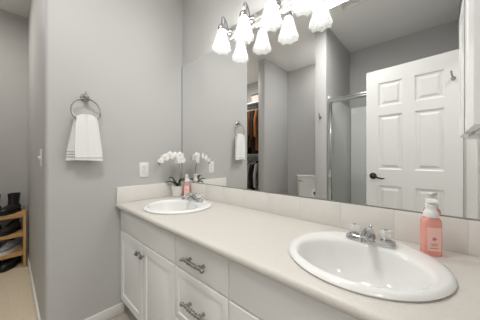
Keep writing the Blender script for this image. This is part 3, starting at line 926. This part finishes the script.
# ------------------------------------------------------------------ towel ring and towel
TY, TZ = -.742, 1.545
tr = thing('towel_ring', 'nickel towel ring on the grey end wall', 'towel ring', (0, TY, TZ))
bm = NB()
lathe(bm, [(.026, .0004), (.026, .005), (.020, .010), (.012, .014), (.011, .030)], (0, 0, 0), 24, axis='x')
ball(bm, (.036, 0, 0), .016); tube(bm, [(.03, 0, .0), (.038, 0, .018), (.036, 0, .030)], [.009, .007, .004], 10); ball(bm, (.035, 0, .032), .006)
link('post', bm, M_nickel, tr)
RR = .079
cz = -.012 - RR
bm = NB()
tilt = .14
tube(bm, [(.040 + tilt * .0 + (RR - RR * math.cos(a)) * .06, RR * math.sin(a), cz + RR * math.cos(a)) for a in [2*PI*k/48 for k in range(48)]], .0045, 10, closed=True)
link('ring', bm, M_nickel, tr)
# towel: gathered over ring bottom, front and back layer
tw_ = thing('hand_towel', 'white hand towel with grey stripes hanging from the towel ring', 'towel', (0, TY, TZ))
zr = cz - RR   # ring bottom
xr = .040 + .06 * 2 * RR
def towel_layer(bm, xs_top, side, ztop, zbot, wtop, wbot, yoff, th=.010, zskew=0.0, flare=0.0):
    n = 40; rows = 16
    rings = []
    for r in range(rows + 1):
        f = r / rows
        w = (wtop + (wbot - wtop) * min(1, (f * 1.25)) ** .7) / 2
        ring = []
        pts = [(-1 + 2 * k / (n // 2 - 1)) for k in range(n // 2)]
        def fold(u): return .0045 * (1 - .7 * f) * math.sin(u * 5 + side) + .0016 * (1 - .5 * f) * math.sin(u * 13 + 2 * side)
        z0 = ztop + (zbot - ztop) * f
        for u in pts:
            zz = z0 + zskew * u * f + (1 - f) * (-.022) * (abs(abs(u) - .25) ** 2 * 1.6)
            ring.append((xs_top + flare * f + fold(u) + th / 2, yoff * f + u * w, zz))
        for u in reversed(pts):
            zz = z0 + zskew * u * f + (1 - f) * (-.022) * (abs(abs(u) - .25) ** 2 * 1.6)
            ring.append((xs_top + flare * f + fold(u) - th / 2, yoff * f + u * w, zz))
        rings.append(ring)
    loft(bm, rings)
TOP = zr + .052
bm = NB(); towel_layer(bm, xr + .010, .5, TOP, 1.130 - TZ, .108, .150, .012, .012, -.004, .004)
for v in bm.verts: v.co.z = min(v.co.z, TOP + .0)
link('front_layer', bm, M_towel_front, tw_)
bm = NB(); towel_layer(bm, xr - .010, 2.0, TOP, 1.134 - TZ, .112, .166, -.020, .012, .004, -.004)
link('back_layer', bm, M_towel_back, tw_)
# ------------------------------------------------------------------ soap bottles
def soap(loc, rz, label, m, scale, lab=True):
    t = thing('soap_bottle', label, 'soap bottle', loc, (0, 0, rz)); t.scale = (scale,) * 3
    bm = NB()
    pr_ = [(.9, 0), (1.0, .004), (1.0, .03), (1.0, .118), (.97, .130), (.84, .140), (.54, .146), (.50, .150)]
    rings = []
    for q, z in pr_:
        if z < .145: rings.append(rr(0, 0, .063 * q, .042 if q > .95 else .042 * min(1, q + .08), z, 3.2, 40))
        else: rings.append(rr(0, 0, .034, .034, z, 2, 40))
    loft(bm, rings); link('body', bm, m, t)
    bm = NB(); lathe(bm, [(.020, .145), (.0235, .147), (.0240, .160), (.0215, .167), (.0175, .172), (.0160, .178), (.0160, .184), (.0175, .187), (.0175, .193), (.012, .196)], (0, 0, 0), 28)
    link('collar', bm, M_pump, t)
    bm = NB(); lathe(bm, [(.007, .195), (.007, .203)], (0, 0, 0), 14)
    rings = []
    for y, w, z0, z1 in ((.017, .009, .204, .210), (.010, .0145, .201, .214), (-.006, .0145, .201, .215), (-.020, .010, .203, .213), (-.030, .007, .202, .209)):
        rings.append([(-w, y, z0), (w, y, z0), (w, y, z1), (-w, y, z1)])
    loft(bm, rings)
    link('pump_head', bm, M_pump, t, angle=50)
    if lab:
        bm = NB()
        box(bm, (-.022, -.0222, .020), (.022, -.0211, .108), .0004, 1)
        lb = link('label', bm, M_label, t); lb['label'] = 'pale pink front label'
        bm = NB()
        for z, w in ((.046, .012), (.040, .009), (.030, .013)): box(bm, (-w, -.0226, z), (w, -.0221, z + .002))
        lathe(bm, [(.004, -.0221), (.004, -.0226)], (0, 0, .066), 14, axis='y')
        for k in range(5): lathe(bm, [(.0022, -.0221), (.0022, -.0226)], (.006 * math.cos(k * 2 * PI / 5), 0, .066 + .006 * math.sin(k * 2 * PI / 5)), 8, axis='y')
        link('print', bm, M_print, lb)
    return t
soap((1.706, -.100, CZ + .0006), math.radians(28), 'coral pink foaming soap bottle with white pump beside the large sink', M_soap, .885)
soap((.148, -.050, CZ + .0006), math.radians(50), 'small pale pink soap bottle with white pump beside the orchid pot', M_soap2, .88)

# ------------------------------------------------------------------ orchid
ORX, ORY = .078, -.098
oc = thing('potted_orchid', 'white orchid in a small ribbed white pot in the counter corner', 'orchid', (ORX, ORY, CZ + .0006))
bm = NB(); lathe(bm, [(.036, 0), (.039, .003), (.046, .045), (.050, .078), (.053, .080), (.053, .092), (.047, .092), (.045, .076)], (0, 0, 0), 72, ribs=18, amp=.015)
link('pot', bm, M_pot, oc)
bm = NB(); lathe(bm, [(.044, .070), (.044, .082), (.03, .088), (.01, .090)], (0, 0, 0), 24); link('soil', bm, M_soil, oc)
def leaf(bm, az, L, w, lift, droop, z0=.088):
    rows = 10
    R_ = Matrix.Rotation(az, 4, 'Z')
    rings = []
    for k in range(rows + 1):
        f = k / rows
        x = L * (f * .95 + .05); z = z0 + lift * math.sin(f * PI * .6) - droop * f * f
        ww = w * math.sin(PI * (f * .92 + .06)) ** .8
        pts = []
        for u, dz in ((-1, .006), (-.5, .001), (0, -.002), (.5, .001), (1, .006)):
            pts.append((x, u * ww, z + dz * (ww / w)))
        pts += [(p[0], p[1] * .96, p[2] - .002) for p in reversed(pts)]
        rings.append([tuple(R_ @ Vector(p)) for p in pts])
    loft(bm, rings)
for az, L, lift, droop in ((-1.1, .10, .055, .01), (.2, .085, .075, .02), (-2.2, .105, .05, .015), (-.3, .095, .045, .03), (-1.7, .08, .085, .01), (1.2, .07, .07, .02)):
    bm = NB(); leaf(bm, az, L, .018, lift, droop); link('leaf', bm, M_leaf, oc)
def blossom(c, n, s=.03, name='blossom'):
    bm = NB()
    n = Vector(n).normalized()
    u = n.cross(Vector((0, 0, 1))).normalized(); v = u.cross(n)
    c = Vector(c)
    for k, (L, w, off) in enumerate(((1, .62, 0), (1, .62, 1), (.95, .42, 2), (.95, .42, 3), (.95, .42, 4))):
        a = [math.radians(q) for q in (0, 180, 90, 215, 325)][k]
        d = u * math.cos(a) + v * math.sin(a); e_ = n.cross(d)
        rings = []
        for j in range(8):
            f = j / 7
            r = s * L * (f * .95 + .05); ww = s * w * math.sin(PI * (f * .86 + .10)) ** .7
            bend = n * (s * .22 * math.sin(f * PI) - s * .15 * f)
            p = c + d * r + bend
            rings.append([tuple(p - e_ * ww), tuple(p + n * .002), tuple(p + e_ * ww), tuple(p - n * .0012)])
        loft(bm, rings)
    b = link(name, bm, M_petal, oc)
    bm = NB(); ball(bm, c + n * s * .12, s * .2, u=10, v=6); ball(bm, c + n * s * .2 - v * s * .15, s * .13, u=8, v=6)
    o = link('lip', bm, M_lip, b); o['label'] = 'pale yellow flower centre'
st1 = bez((.0, .01, .085), (.035, .02, .20), (.03, .01, .345), (.0, -.05, .352), 12) + bez((.0, -.05, .352), (-.012, -.09, .352), (-.006, -.13, .335), (.0, -.165, .295), 8)[1:]
bm = NB(); tube(bm, st1, .0028, 8); link('stem', bm, M_stem, oc)
st2 = bez((.01, .0, .085), (.03, .03, .20), (.05, .03, .28), (.04, .0, .31), 12)
bm = NB(); tube(bm, st2, .0026, 8); link('stem', bm, M_stem, oc)
for c, n, s in (((.012, -.030, .345), (1, -.7, -.05), .040), ((.015, -.080, .350), (1, -.8, .1), .040), ((.01, -.122, .332), (1, -.6, .1), .036), ((.008, -.155, .305), (1, -.5, -.1), .026),
                ((.030, .005, .350), (1, -.2, .1), .038), ((.050, .005, .312), (1, -.6, 0), .038), ((.040, .030, .335), (.6, .7, .1), .036), ((.02, -.01, .305), (.9, -.9, -.2), .034)):
    blossom(c, n, s)
for c in ((.0, -.170, .288), (-.002, -.160, .28)):
    bm = NB(); ball(bm, c, .007, sz=1.3, u=10, v=8); link('bud', bm, M_stem, oc)
